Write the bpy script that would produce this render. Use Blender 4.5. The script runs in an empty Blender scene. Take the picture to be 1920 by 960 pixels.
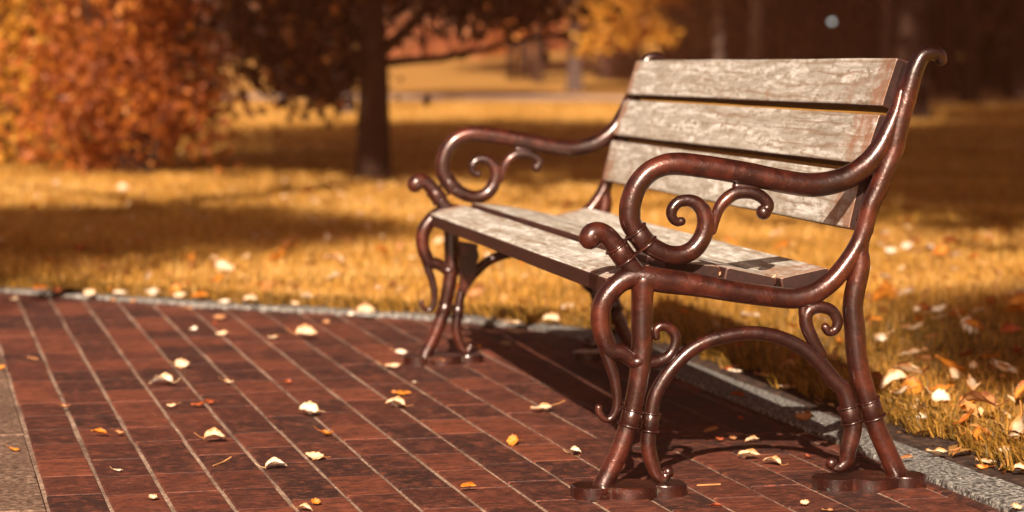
import bpy, bmesh, math, random
import numpy as np
from mathutils import Vector, Matrix
random.seed(7); rng = np.random.default_rng(11)
S = bpy.context.scene; COL = S.collection
R = math.radians
# ------------------------------------------------------------------ camera (solved from the bench: 85 mm lens)
F, YAW, PITCH = 4484.364, -0.1991, -0.0789
CAM = np.array([-4.3891, 1.2263, 0.8155])
_f = np.array([math.cos(PITCH)*math.cos(YAW), math.cos(PITCH)*math.sin(YAW), math.sin(PITCH)])
_r = np.cross(_f, [0, 0, 1.]); _r /= np.linalg.norm(_r); _u = np.cross(_r, _f)
GF = np.array([math.cos(YAW), math.sin(YAW)]); GR = np.array([math.sin(YAW), -math.cos(YAW)])
def ray(u, v): return _f + _r*((u-960)/F) - _u*((v-480)/F)
def on_x(u, v, x=0.0):
    d = ray(u, v); return CAM + d*((x-CAM[0])/d[0])
def on_z(u, v, z=0.0):
    d = ray(u, v); return CAM + d*((z-CAM[2])/d[2])
def at_depth(u, v, D):
    return CAM + ray(u, v)*D
_TD = [-1e4, 38, 44, 50, 60, 75, 95, 120, 160, 1e4]; _TZ = [0, 0, .03, .09, .21, .56, 1.14, 1.9, 3.0, 3.0]
def terrain(D): return np.interp(D, _TD, _TZ)
def depth_of(x, y): return (x-CAM[0])*GF[0] + (y-CAM[1])*GF[1]
def gpos(D, lat, h=0.0):
    x = CAM[0]+D*GF[0]+lat*GR[0]; y = CAM[1]+D*GF[1]+lat*GR[1]
    return (x, y, float(terrain(D))+h)
def px_lat(u, D): return (u-960)/F*D

# ------------------------------------------------------------------ helpers
def link(name, me, parent=None, mats=()):
    o = bpy.data.objects.new(name, me); COL.objects.link(o)
    if parent is not None: o.parent = parent
    for m in mats: me.materials.append(m)
    return o
def tag(o, label=None, cat=None, group=None, kind=None):
    if label: o['label'] = label
    if cat: o['category'] = cat
    if group: o['group'] = group
    if kind: o['kind'] = kind
    return o
def empty(name, loc=(0, 0, 0), rz=0.0, parent=None):
    o = bpy.data.objects.new(name, None); COL.objects.link(o); o.location = loc; o.rotation_euler = (0, 0, rz)
    o.empty_display_size = .2
    if parent is not None: o.parent = parent
    return o
def mesh_np(name, V, polys, smooth=False, mat_idx=None):
    """V (n,3); polys: list of equally sized index arrays [(m,k), ...]"""
    me = bpy.data.meshes.new(name); V = np.asarray(V, np.float32)
    me.vertices.add(len(V)); me.vertices.foreach_set('co', V.ravel())
    loops = np.concatenate([np.asarray(p, np.int32).ravel() for p in polys])
    starts = []; c = 0
    for p in polys:
        m, k = p.shape; starts.append(c + np.arange(m)*k); c += m*k
    st = np.concatenate(starts).astype(np.int32)
    me.loops.add(len(loops)); me.loops.foreach_set('vertex_index', loops)
    me.polygons.add(len(st)); me.polygons.foreach_set('loop_start', st)
    me.polygons.foreach_set('use_smooth', np.full(len(st), bool(smooth)))
    if mat_idx is not None: me.polygons.foreach_set('material_index', np.asarray(mat_idx, np.int32))
    me.update(calc_edges=True); me.validate()
    return me
def face_attr(me, name, vals):
    a = me.attributes.new(name, 'FLOAT', 'FACE'); a.data.foreach_set('value', np.asarray(vals, np.float32))
def catmull(P, n=8):
    P = np.asarray(P, float)
    Q = np.vstack([2*P[0]-P[1], P, 2*P[-1]-P[-2]]); out = []
    for i in range(1, len(Q)-2):
        p0, p1, p2, p3 = Q[i-1], Q[i], Q[i+1], Q[i+2]
        for t in np.arange(n)/n:
            out.append(.5*((2*p1)+(-p0+p2)*t+(2*p0-5*p1+4*p2-p3)*t*t+(-p0+3*p1-3*p2+p3)*t**3))
    out.append(P[-1]); return np.array(out)
class MB:
    def __init__(s): s.v = []; s.f = []; s.sm = []; s.mi = []
    def add(s, V, Fs, smooth=True, mi=0):
        b = len(s.v); s.v += [tuple(map(float, p)) for p in V]
        for f in Fs: s.f.append([b+i for i in f]); s.sm.append(smooth); s.mi.append(mi)
    def tube(s, P, rad, seg=14, cap=True, sq=1.0, flat=False):
        """P (n,3), rad (n,) ; swept with parallel transport and rounded ends"""
        P = np.asarray(P, float); rad = np.asarray(rad, float)*np.ones(len(P))
        if cap:
            t0 = P[0]-P[1]; t0 /= np.linalg.norm(t0)+1e-12; t1 = P[-1]-P[-2]; t1 /= np.linalg.norm(t1)+1e-12
            a = np.radians([80, 55, 28]); A = [P[0]+t0*rad[0]*math.sin(k) for k in a]; ra = [rad[0]*math.cos(k) for k in a]
            B = [P[-1]+t1*rad[-1]*math.sin(k) for k in a[::-1]]; rb = [rad[-1]*math.cos(k) for k in a[::-1]]
            P = np.vstack([A, P, B]); rad = np.concatenate([ra, rad, rb])
        n = len(P); T = np.gradient(P, axis=0); T /= np.linalg.norm(T, axis=1)[:, None]+1e-12
        ref = np.array([1., 0, 0]) if abs(T[0][0]) < .8 else np.array([0, 0, 1.])
        N = ref - T[0]*(ref@T[0]); N /= np.linalg.norm(N); V = []
        for i in range(n):
            N = N - T[i]*(N@T[i]); N /= np.linalg.norm(N); B = np.cross(T[i], N)
            for k in range(seg):
                a = 2*math.pi*k/seg; V.append(P[i]+rad[i]*(math.cos(a)*N*sq+math.sin(a)*B))
        Fs = [[i*seg+k, i*seg+(k+1) % seg, (i+1)*seg+(k+1) % seg, (i+1)*seg+k] for i in range(n-1) for k in range(seg)]
        Fs.append([k for k in range(seg)][::-1]); Fs.append([(n-1)*seg+k for k in range(seg)])
        s.add(V, Fs, not flat)
    def ring(s, c, axis, r, rr, seg=24, sub=8):
        axis = np.asarray(axis, float); axis /= np.linalg.norm(axis)
        a = np.cross(axis, [1, 0, 0.02]); a /= np.linalg.norm(a); b = np.cross(axis, a); V = []
        for i in range(seg):
            t = 2*math.pi*i/seg; d = math.cos(t)*a+math.sin(t)*b
            for k in range(sub):
                q = 2*math.pi*k/sub; V.append(np.asarray(c)+d*(r+rr*math.cos(q))+axis*rr*math.sin(q))
        s.add(V, [[i*sub+k, i*sub+(k+1) % sub, ((i+1) % seg)*sub+(k+1) % sub, ((i+1) % seg)*sub+k] for i in range(seg) for k in range(sub)])
    def ball(s, c, r, seg=18, rings=12):
        c = np.asarray(c, float); V = [c+[0, 0, r]]
        for i in range(1, rings):
            p = math.pi*i/rings
            for k in range(seg):
                t = 2*math.pi*k/seg; V.append(c+r*np.array([math.sin(p)*math.cos(t), math.sin(p)*math.sin(t), math.cos(p)]))
        V.append(c-[0, 0, r]); L = len(V)-1; Fs = [[0, 1+k, 1+(k+1) % seg] for k in range(seg)]
        for i in range(rings-2):
            for k in range(seg):
                a = 1+i*seg; Fs.append([a+k, a+seg+k, a+seg+(k+1) % seg, a+(k+1) % seg])
        a = 1+(rings-2)*seg; Fs += [[L, a+(k+1) % seg, a+k] for k in range(seg)]
        s.add(V, Fs)
    def prism(s, poly, h0, h1, bev=.002, mi=0):
        """poly: list of (x,y), extruded along z with a small bevel at the top"""
        P = np.array(poly, float); c = P.mean(0); n = len(P)
        ins = P+(c-P)/np.linalg.norm(c-P, axis=1)[:, None]*bev
        V = [(*q, h0) for q in P]+[(*q, h1-bev) for q in P]+[(*q, h1) for q in ins]
        Fs = [[i, (i+1) % n, n+(i+1) % n, n+i] for i in range(n)]+[[n+i, n+(i+1) % n, 2*n+(i+1) % n, 2*n+i] for i in range(n)]
        s.add(V, Fs, False, mi); b = len(s.v)-n
        s.f.append(list(range(b, b+n))); s.sm.append(False); s.mi.append(mi)
    def build(s, name, mats, parent=None):
        me = bpy.data.meshes.new(name); me.from_pydata(s.v, [], s.f)
        me.polygons.foreach_set('use_smooth', np.array(s.sm, bool)); me.polygons.foreach_set('material_index', np.array(s.mi, np.int32))
        bm = bmesh.new(); bm.from_mesh(me); bmesh.ops.recalc_face_normals(bm, faces=bm.faces); bm.to_mesh(me); bm.free()
        me.update(); return link(name, me, parent, mats if isinstance(mats, (list, tuple)) else [mats])

# ------------------------------------------------------------------ materials
class NT:
    def __init__(s, name):
        s.m = bpy.data.materials.new(name); s.m.use_nodes = True; s.t = s.m.node_tree; s.n = s.t.nodes; s.n.clear()
        s.out = s.n.new('ShaderNodeOutputMaterial')
    def node(s, typ, **kw):
        q = s.n.new(typ)
        for k, v in kw.items():
            if k.startswith('_'): setattr(q, k[1:], v)
            else: q.inputs[k.replace('__', ' ')].default_value = v
        return q
    def l(s, a, b): s.t.links.new(a, b)
    def coord(s, scale=(1, 1, 1), out='Object', rot=(0, 0, 0), loc=None):
        tc = s.node('ShaderNodeTexCoord'); mp = s.node('ShaderNodeMapping'); mp.inputs['Scale'].default_value = scale; mp.inputs['Rotation'].default_value = rot
        s.l(tc.outputs[out], mp.inputs['Vector'])
        if loc is not None: s.l(loc, mp.inputs['Location'])
        return mp.outputs[0]
    def noise(s, vec, scale=5, detail=4, rough=.6, dist=0):
        q = s.node('ShaderNodeTexNoise', Scale=scale, Detail=detail, Roughness=rough, Distortion=dist); s.l(vec, q.inputs['Vector']); return q.outputs['Fac']
    def ramp(s, fac, stops):
        q = s.n.new('ShaderNodeValToRGB'); e = q.color_ramp.elements
        while len(e) < len(stops): e.new(.5)
        for i, (p, c) in enumerate(stops):
            e[i].position = p; e[i].color = (*c, 1) if not isinstance(c, (int, float)) else (c, c, c, 1)
        s.l(fac, q.inputs[0]); return q.outputs[0]
    def mix(s, fac, a, b, mode='MIX'):
        q = s.n.new('ShaderNodeMix'); q.data_type = 'RGBA'; q.blend_type = mode
        for v, i in ((fac, 0), (a, 6), (b, 7)):
            if hasattr(v, 'is_linked') or hasattr(v, 'links'): s.l(v, q.inputs[i])
            elif i == 0: q.inputs[0].default_value = v
            else: q.inputs[i].default_value = (*v, 1)
        return q.outputs[2]
    def math(s, op, a, b=0.0):
        q = s.n.new('ShaderNodeMath'); q.operation = op
        for i, v in enumerate((a, b)):
            if hasattr(v, 'links'): s.l(v, q.inputs[i])
            else: q.inputs[i].default_value = v
        return q.outputs[0]
    def bsdf(s, col, rough=.6, metal=0.0, spec=.5, bump=None, bstr=.3, bdist=.002, coat=0.0):
        b = s.n.new('ShaderNodeBsdfPrincipled')
        for v, k in ((col, 'Base Color'), (rough, 'Roughness'), (metal, 'Metallic'), (spec, 'Specular IOR Level')):
            if hasattr(v, 'links'): s.l(v, b.inputs[k])
            else: b.inputs[k].default_value = (*v, 1) if isinstance(v, tuple) else v
        b.inputs['Coat Weight'].default_value = coat; b.inputs['Coat Roughness'].default_value = .19
        if bump is not None:
            bp = s.node('ShaderNodeBump', Strength=bstr, Distance=bdist); s.l(bump, bp.inputs['Height']); s.l(bp.outputs[0], b.inputs['Normal'])
        return b
    def done(s, sh): s.l(sh.outputs[0], s.out.inputs[0]); return s.m
M = {}
def mk_iron():
    n = NT('painted_iron'); v = n.coord()
    a = n.noise(v, 9, 6, .7); b = n.noise(v, 120, 3, .6); c = n.noise(v, 3, 2, .5)
    col = n.ramp(a, [(.3, (.008, .0022, .0016)), (.5, (.034, .0066, .0036)), (.66, (.115, .023, .011))])
    col = n.mix(n.ramp(b, [(.62, 0.0), (.75, .55)]), col, (.012, .006, .005))
    col = n.mix(n.ramp(n.noise(v, 300, 2, .5), [(.70, 0.0), (.75, .7)]), col, (.26, .13, .08))
    # verdigris where water sits close to the ground
    tc = n.node('ShaderNodeTexCoord'); sp = n.node('ShaderNodeSeparateXYZ'); n.l(tc.outputs['Object'], sp.inputs[0])
    low = n.ramp(sp.outputs['Z'], [(.0, 1.0), (.035, 0.0)])
    g = n.math('MULTIPLY', low, n.ramp(n.noise(v, 38, 4, .7), [(.60, 0.0), (.67, .55)]))
    col = n.mix(g, col, (.16, .26, .21))
    rg = n.ramp(n.noise(v, 26, 4, .6), [(.3, .24), (.75, .46)])
    return n.done(n.bsdf(col, rg, .35, .7, bump=n.math('ADD', b, n.math('MULTIPLY', n.noise(v, 48, 4, .65), 2.2)), bstr=.4, bdist=.0016, coat=.7))
def mk_wood(edge=False):
    n = NT('brown_painted_edge' if edge else 'weathered_slat')
    oi = n.node('ShaderNodeObjectInfo'); cmb = n.node('ShaderNodeCombineXYZ')
    n.l(n.math('MULTIPLY', oi.outputs['Random'], 37.0), cmb.inputs[0]); n.l(n.math('MULTIPLY', oi.outputs['Random'], 11.0), cmb.inputs[2])
    v = n.coord((1, 1, 1), loc=cmb.outputs[0]); vs = n.coord((1.0, 9, 9), loc=cmb.outputs[0]); vf = n.coord((9, 60, 60), loc=cmb.outputs[0])
    grain = n.noise(vs, 3.2, 5, .65, 1.2); fine = n.noise(vf, 2.2, 4, .7); flake = n.noise(n.coord((.28, 1, 1), loc=cmb.outputs[0]), 78, 7, .74)
    if edge:
        col = n.ramp(grain, [(.3, (.034, .011, .008)), (.7, (.085, .028, .018))])
        col = n.mix(n.ramp(flake, [(.62, 0.0), (.74, .5)]), col, (.15, .075, .05))
        return n.done(n.bsdf(col, .55, bump=fine, bstr=.4, bdist=.001))
    wv = n.node('ShaderNodeTexWave', Scale=2.6, Distortion=11.0, Detail=3.0, Detail__Scale=.8, Detail__Roughness=.6); wv.bands_direction = 'Z'
    n.l(n.coord((.55, 6, 6), loc=cmb.outputs[0]), wv.inputs['Vector'])
    col = n.ramp(flake, [(.33, (.14, .095, .06)), (.42, (.38, .335, .27)), (.49, (.60, .585, .54)), (.60, (.78, .78, .745))])
    col = n.mix(n.ramp(grain, [(.40, .0), (.56, .72)]), col, (.31, .275, .22))
    wm_ = n.ramp(n.noise(n.coord((1.5, 4, 4), loc=cmb.outputs[0]), 1.7, 2, .5), [(.40, 0.0), (.52, 1.0)])
    col = n.mix(n.math('MULTIPLY', wm_, n.ramp(wv.outputs['Fac'], [(.0, .62), (.08, .38), (.20, 0.0)])), col, (.24, .15, .085))
    crack = n.noise(n.coord((1.6, 110, 110), loc=cmb.outputs[0]), 1.6, 3, .6)
    col = n.mix(n.ramp(crack, [(.60, 0.0), (.68, .55)]), col, (.16, .10, .06))
    # worn reddish stain left near both ends and in patches
    tc = n.node('ShaderNodeTexCoord'); sp = n.node('ShaderNodeSeparateXYZ'); n.l(tc.outputs['Object'], sp.inputs[0])
    e0 = n.ramp(sp.outputs['X'], [(.03, 1.0), (.30, 0.0)]); e1 = n.ramp(n.math('SUBTRACT', 2.09, sp.outputs['X']), [(.0, 1.0), (.16, 0.0)])
    e = n.math('MAXIMUM', e0, e1); pt = n.noise(v, 13, 5, .7)
    mk = n.ramp(n.math('ADD', n.math('MULTIPLY', e, .30), pt), [(.62, 0.0), (.78, .8)])
    col = n.mix(mk, col, (.30, .14, .075))
    hb = n.math('ADD', n.math('MULTIPLY', flake, .6), fine)
    return n.done(n.bsdf(col, .62, 0, .4, bump=hb, bstr=.35, bdist=.001))
def mk_brick():
    n = NT('clay_paver'); v = n.coord(); at = n.node('ShaderNodeAttribute', _attribute_name='tone')
    a = n.noise(v, 14, 6, .7); b = n.noise(v, 130, 4, .7); w = n.noise(n.coord((14, 3.2, 1)), 2.6, 5, .72); w2 = n.noise(n.coord((24, 11, 1), loc=None), 3.1, 4, .7)
    base = n.ramp(at.outputs['Fac'], [(0.0, (.036, .013, .0105)), (.35, (.075, .021, .0135)), (.7, (.125, .033, .018)), (1.0, (.23, .062, .030))])
    col = n.mix(n.ramp(w, [(.42, 0.0), (.62, .75)]), base, (.032, .014, .011))
    col = n.mix(n.ramp(a, [(.5, 0.0), (.70, .6)]), col, (.235, .066, .032))
    col = n.mix(n.ramp(w2, [(.53, 0.0), (.64, .6)]), col, (.28, .076, .037))
    col = n.mix(n.ramp(w2, [(.36, .75), (.45, 0.0)]), col, (.028, .0125, .0105))
    col = n.mix(n.ramp(b, [(.58, 0.0), (.75, .35)]), col, (.02, .01, .008))
    col = n.mix(n.ramp(n.noise(v, 260, 2, .5), [(.70, 0.0), (.76, .5)]), col, (.36, .24, .17))
    return n.done(n.bsdf(col, n.ramp(a, [(.3, .5), (.7, .75)]), 0, .4, bump=n.math('ADD', b, a), bstr=.7, bdist=.004))
def mk_speckle(name, stops, scale, rough=.85, bd=.003, big=None):
    n = NT(name); v = n.coord(); a = n.noise(v, scale, 3, .7); c = n.noise(v, 4, 4, .6)
    col = n.ramp(a, stops)
    if big: col = n.mix(n.ramp(c, [(.4, 0.0), (.65, .7)]), col, big)
    return n.done(n.bsdf(col, rough, 0, .3, bump=a, bstr=.8, bdist=bd))
def mk_leaf(name, c0, c1, trans=.35, vary=None, scale=40, rim=None):
    n = NT(name); v = n.coord(); a = n.noise(v, scale, 3, .6)
    col = n.ramp(a, [(.35, c0), (.65, c1)])
    if vary:
        at = n.node('ShaderNodeAttribute', _attribute_name='tone'); col2 = n.ramp(at.outputs['Fac'], vary); col = n.mix(.85, col, col2)
    if rim:
        ra = n.node('ShaderNodeAttribute', _attribute_name='rim'); rr_ = n.math('MULTIPLY', ra.outputs['Fac'], n.math('ADD', n.noise(n.coord(out='Generated'), 6, 3, .6), .15)); col = n.mix(n.ramp(rr_, [(.22, 0.0), (.52, .95)]), col, rim)
    d = n.bsdf(col, .5, 0, .35); tr = n.node('ShaderNodeBsdfTranslucent'); n.l(col, tr.inputs[0])
    mx = n.node('ShaderNodeMixShader', Fac=trans); n.l(d.outputs[0], mx.inputs[1]); n.l(tr.outputs[0], mx.inputs[2])
    return n.done(mx)
def mk_bark(name, a, b):
    n = NT(name); v = n.coord((6, 6, 1.2)); q = n.noise(v, 5, 6, .7)
    return n.done(n.bsdf(n.ramp(q, [(.3, a), (.7, b)]), .9, 0, .2, bump=q, bstr=.9, bdist=.03))
M['iron'] = mk_iron(); M['end'] = None; M['slat'] = mk_wood(); M['edge'] = mk_wood(True); M['brick'] = mk_brick()
def mk_end():
    n = NT('end_grain'); v = n.coord(); a = n.noise(v, 60, 4, .7)
    return n.done(n.bsdf(n.ramp(a, [(.3, (.014, .005, .0035)), (.7, (.034, .011, .008))]), .6, 0, .3, bump=a, bstr=.3, bdist=.001))
M['end'] = mk_end()
M['sand'] = mk_speckle('joint_sand', [(.35, (.12, .06, .04)), (.6, (.52, .37, .27))], 130, big=(.06, .028, .02))
M['granite'] = mk_speckle('granite_kerb', [(.38, (.03, .027, .025)), (.48, (.12, .112, .10)), (.57, (.29, .28, .26)), (.70, (.62, .60, .56))], 105, bd=.004)
M['slab'] = mk_speckle('rough_stone', [(.34, (.04, .022, .015)), (.48, (.15, .09, .06)), (.64, (.33, .22, .155))], 70, big=(.10, .055, .038))
M['soil'] = mk_speckle('dark_soil', [(.3, (.015, .009, .007)), (.52, (.045, .025, .018)), (.7, (.13, .07, .042))], 45, .95, .01)
M['lawn'] = mk_speckle('lawn_earth', [(.3, (.22, .11, .028)), (.55, (.42, .21, .045)), (.75, (.60, .34, .09))], 7, .95, .02, big=(.46, .235, .042))
M['dust'] = mk_speckle('packed_gravel', [(.3, (.30, .22, .20)), (.7, (.46, .36, .32))], 3, .95)
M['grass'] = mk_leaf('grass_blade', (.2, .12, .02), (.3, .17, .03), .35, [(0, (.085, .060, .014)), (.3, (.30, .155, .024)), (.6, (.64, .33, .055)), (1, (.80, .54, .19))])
M['cream'] = mk_leaf('cream_leaf', (.62, .47, .30), (.80, .68, .50), .2, rim=(.50, .22, .06))
M['white'] = mk_leaf('bleached_leaf', (.72, .63, .52), (.86, .80, .70), .15, rim=(.62, .42, .22))
M['orange'] = mk_leaf('orange_leaf', (.62, .22, .022), (.80, .36, .05), .3, rim=(.42, .12, .02))
M['tan'] = mk_leaf('tan_leaf', (.40, .19, .075), (.58, .30, .12), .25, rim=(.22, .07, .025))
M['russet'] = mk_leaf('russet_leaf', (.30, .055, .014), (.52, .13, .03), .3, rim=(.16, .03, .012))
M['litter'] = mk_leaf('leaf_scrap', (.4, .2, .08), (.5, .3, .12), .25, [(0, (.10, .035, .014)), (.4, (.34, .13, .03)), (.75, (.62, .36, .12)), (1, (.84, .70, .48))])
M['bark'] = mk_bark('dark_bark', (.018, .009, .006), (.055, .028, .018))
M['greybark'] = mk_bark('grey_bark', (.045, .03, .026), (.12, .085, .075))
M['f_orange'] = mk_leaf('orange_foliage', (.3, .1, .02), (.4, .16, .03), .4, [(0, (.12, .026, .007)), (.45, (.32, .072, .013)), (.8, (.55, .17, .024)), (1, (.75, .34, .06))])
M['f_brown'] = mk_leaf('brown_foliage', (.05, .02, .01), (.1, .04, .02), .3, [(0, (.018, .008, .006)), (.7, (.06, .02, .010)), (.82, (.20, .07, .02)), (1, (.70, .30, .08))])  # bright top tones paint sunlit leaf specks into the shaded crowns
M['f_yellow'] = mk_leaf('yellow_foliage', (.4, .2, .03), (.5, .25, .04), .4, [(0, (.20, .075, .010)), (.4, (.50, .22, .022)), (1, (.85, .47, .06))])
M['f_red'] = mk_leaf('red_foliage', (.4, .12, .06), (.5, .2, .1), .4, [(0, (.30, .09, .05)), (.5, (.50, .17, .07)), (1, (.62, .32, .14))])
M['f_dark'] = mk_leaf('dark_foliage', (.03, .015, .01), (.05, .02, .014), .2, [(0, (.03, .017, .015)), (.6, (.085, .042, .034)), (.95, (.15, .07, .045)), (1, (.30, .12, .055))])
def mk_plain(name, c, rough=.5, metal=0, emit=0):
    n = NT(name); b = n.bsdf(c, rough, metal, .5)
    if emit: b.inputs['Emission Color'].default_value = (*c, 1); b.inputs['Emission Strength'].default_value = emit
    return n.done(b)
M['globe'] = mk_plain('opal_glass', (.80, .88, .85), .3, 0, .9); M['post'] = mk_plain('black_post', (.02, .02, .02), .5, .4)

# ------------------------------------------------------------------ world, sun, camera
SUN_T = Vector((1.667, -.554, -1.0)).normalized()            # direction the light travels
el = math.asin(-SUN_T.z); az = math.atan2(-SUN_T.x, -SUN_T.y)  # compass angle of the sun from +Y
w = bpy.data.worlds.new('World'); S.world = w; w.use_nodes = True; wt = w.node_tree; wt.nodes.clear()
sky = wt.nodes.new('ShaderNodeTexSky'); sky.sky_type = 'NISHITA'; sky.sun_disc = False
sky.sun_elevation = el; sky.sun_rotation = az; sky.dust_density = 3.0; sky.ozone_density = .6
tint = wt.nodes.new('ShaderNodeMix'); tint.data_type = 'RGBA'; tint.blend_type = 'MULTIPLY'; tint.inputs[0].default_value = 1
tint.inputs[7].default_value = (.80, .52, .40, 1); wt.links.new(sky.outputs[0], tint.inputs[6])
bg = wt.nodes.new('ShaderNodeBackground'); bg.inputs[1].default_value = .05; wt.links.new(tint.outputs[2], bg.inputs[0])
wo = wt.nodes.new('ShaderNodeOutputWorld'); wt.links.new(bg.outputs[0], wo.inputs[0])
sd = bpy.data.lights.new('sun', 'SUN'); sd.energy = 5.0; sd.angle = R(.5); sd.color = (1, .83, .66)
so = bpy.data.objects.new('sun', sd); COL.objects.link(so); so.rotation_euler = SUN_T.to_track_quat('-Z', 'Y').to_euler(); so.location = (-6, 4, 8)
cd = bpy.data.cameras.new('camera'); co = bpy.data.objects.new('camera', cd); COL.objects.link(co); S.camera = co
cd.sensor_width = 36; cd.lens = F*36/1920; cd.clip_start = .05; cd.clip_end = 2000
mat = Matrix((( _r[0], _u[0], -_f[0]), (_r[1], _u[1], -_f[1]), (_r[2], _u[2], -_f[2]))).to_4x4(); mat.translation = Vector(CAM); co.matrix_world = mat
cd.dof.use_dof = True; cd.dof.focus_distance = 4.60; cd.dof.aperture_fstop = 3.2
S.view_settings.view_transform = 'Standard'; S.view_settings.look = 'None'; S.view_settings.exposure = 1.1; S.view_settings.gamma = 1
S.render.resolution_x = 1024; S.render.resolution_y = 512
try:
    S.cycles.max_bounces = 6; S.cycles.diffuse_bounces = 3; S.cycles.glossy_bounces = 3; S.cycles.transmission_bounces = 4; S.cycles.use_denoising = True; S.cycles.sample_clamp_indirect = 4
except Exception: pass

# ------------------------------------------------------------------ kerb line and ground
KIN = catmull(np.array([(-14, -1.14), (-6, -.775), (-.3, -.518), (.5, -.482), (1.5, -.437), (2.2, -.408), (2.52, -.392), (2.72, -.358), (2.87, -.285),
      (3.09, -.150), (3.27, .045), (3.473, .285), (3.74, .61), (3.98, .86), (4.26, 1.15), (4.46, 1.345), (6, 2.9), (10, 7), (16, 13)]), 6)
def offset(P, d):
    T = np.gradient(P, axis=0); T /= np.linalg.norm(T, axis=1)[:, None]; return P + np.stack([T[:, 1], -T[:, 0]], 1)*d
def kerb_sd(x, y):
    """signed distance to the inner kerb line, positive on the lawn side"""
    x = np.atleast_1d(np.asarray(x, float)); y = np.atleast_1d(np.asarray(y, float)); best = np.full(x.shape, 1e9); sg = np.ones(x.shape)
    for a, b in zip(KIN[:-1], KIN[1:]):
        d = b-a; L = d@d; t = np.clip(((x-a[0])*d[0]+(y-a[1])*d[1])/L, 0, 1)
        dx = x-a[0]-t*d[0]; dy = y-a[1]-t*d[1]; q = np.hypot(dx, dy); m = q < best
        best = np.where(m, q, best); sg = np.where(m, np.sign(d[1]*dx-d[0]*dy), sg)
    return best*sg
def kw(x): return np.interp(x, [2.4, 2.9], [.12, .085])
def sw(x): return np.interp(x, [2.4, 2.9], [.115, .022])
def ribbon(name, A, B, mat, z0, z1=None, sub=None):
    n = len(A); V = np.zeros((2*n, 3)); V[:n, :2] = A; V[n:, :2] = B; V[:n, 2] = z0; V[n:, 2] = z0 if z1 is None else z1
    i = np.arange(n-1); return link(name, mesh_np(name, V, [np.stack([i, n+i, n+i+1, i+1], 1)]), None, [mat])
# ground far below/around everything
G = 700.0; HAZE = True
gm = mesh_np('ground', [(-G, -G, -.09), (G, -G, -.09), (G, G, -.09), (-G, G, -.09)], [np.array([[0, 1, 2, 3]])]); tag(link('ground', gm, None, [M['soil']]), kind='structure')
# granite kerb stones
kb = MB(); seglen = np.concatenate([[0], np.cumsum(np.linalg.norm(np.diff(KIN, axis=0), axis=1))])
def kin_at(s):
    return np.array([np.interp(s, seglen, KIN[:, 0]), np.interp(s, seglen, KIN[:, 1])])
s = 0.0
while s < seglen[-1]-1.0:
    e = s+.995; ss = np.linspace(s+.003, e, 7); A = np.array([kin_at(q) for q in ss]); B = offset(A, kw(A[:, 0])[:, None])
    hz = .011+random.uniform(-.002, .002); kb.prism([*A, *B[::-1]], -.06, hz, .006); s += 1.0
tag(kb.build('kerb', M['granite']), kind='structure')
KWA, SWA = kw(KIN[:, 0])[:, None], sw(KIN[:, 0])[:, None]; edge = offset(KIN, KWA+SWA); soil_in = offset(KIN, KWA-.01)
# soil strip (slightly lumpy)
n = len(KIN); K = 7; V = []
for k in range(K):
    t = k/(K-1); L = soil_in*(1-t)+offset(KIN, KWA+SWA+.12)*t
    for p in L: V.append((p[0], p[1], .004+.010*t+random.uniform(-.004, .004)))
i, k = np.meshgrid(np.arange(n-1), np.arange(K-1)); i = i.ravel(); k = k.ravel()
tag(link('soil_strip', mesh_np('soil_strip', V, [np.stack([k*n+i, (k+1)*n+i, (k+1)*n+i+1, k*n+i+1], 1)], True), None, [M['soil']]), kind='structure')
# lawn fan, rising gently in the distance
dist = np.concatenate([[0, .04], np.geomspace(.15, 420, 70)]); T = np.gradient(KIN, axis=0); T /= np.linalg.norm(T, axis=1)[:, None]
ang = np.arctan2(T[:, 1], T[:, 0]); ang = np.interp(seglen, [0, seglen[len(seglen)//4], seglen[-1]-6, seglen[-1]], [R(-25), R(0), R(46), R(75)])
O = np.stack([np.sin(ang), -np.cos(ang)], 1); V = []
for d in dist:
    P = edge+O*d; D = depth_of(P[:, 0], P[:, 1]); z = terrain(D)+.022
    V.append(np.c_[P, z])
V = np.vstack(V); K = len(dist); i, k = np.meshgrid(np.arange(n-1), np.arange(K-1)); i = i.ravel(); k = k.ravel()
tag(link('lawn', mesh_np('lawn', V, [np.stack([k*n+i, (k+1)*n+i, (k+1)*n+i+1, k*n+i+1], 1)], True), None, [M['lawn']]), kind='structure')
# far footpath across the lawn
uu = np.linspace(-40, 14, 60); A = []; B = []
for q in uu:
    D0 = 52.5+.10*q*(-1)-.35*max(0, q)+.002*q*q; A.append(gpos(D0-1.6, q, .035)); B.append(gpos(D0+1.6, q, .035))
A = np.array(A); B = np.array(B); nn = len(A); i = np.arange(nn-1)
tag(link('far_path', mesh_np('far_path', np.vstack([A, B]), [np.stack([i, i+1, nn+i+1, nn+i], 1)]), None, [M['dust']]), kind='structure')
# brick path: rows parallel to y = 1.197 + .045 x - k * pitch
PITCHB, SL = .1113, .045; ca, sa = math.cos(math.atan(SL)), math.sin(math.atan(SL))
V = []; Q = []; tone = []; nb = 0
def brick(t0, t1, r0, r1, dz):
    # t along the row, r across (distance below the reference line)
    global nb
    bv = .0028; zz = [(-.03, 0), (-.004, 0), (dz, bv)]
    for z, ins in zz:
        it = ins*.4
        for (t, r) in ((t0+it, r0+ins), (t1-it, r0+ins), (t1-it, r1-ins), (t0+it, r1-ins)):
            V.append((t*ca + r*sa, 1.197 + t*sa - r*ca, z))
    b = nb*12
    for lv in (0, 4):
        for q in range(4): Q.append((b+lv+q, b+lv+4+q, b+lv+4+(q+1) % 4, b+lv+(q+1) % 4))
    Q.append((b+8, b+11, b+10, b+9)); tone.extend([random.random()**1.2]*9); nb += 1
def ref_xy(t, r): return t*ca+r*sa, 1.197+t*sa-r*ca
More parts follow.
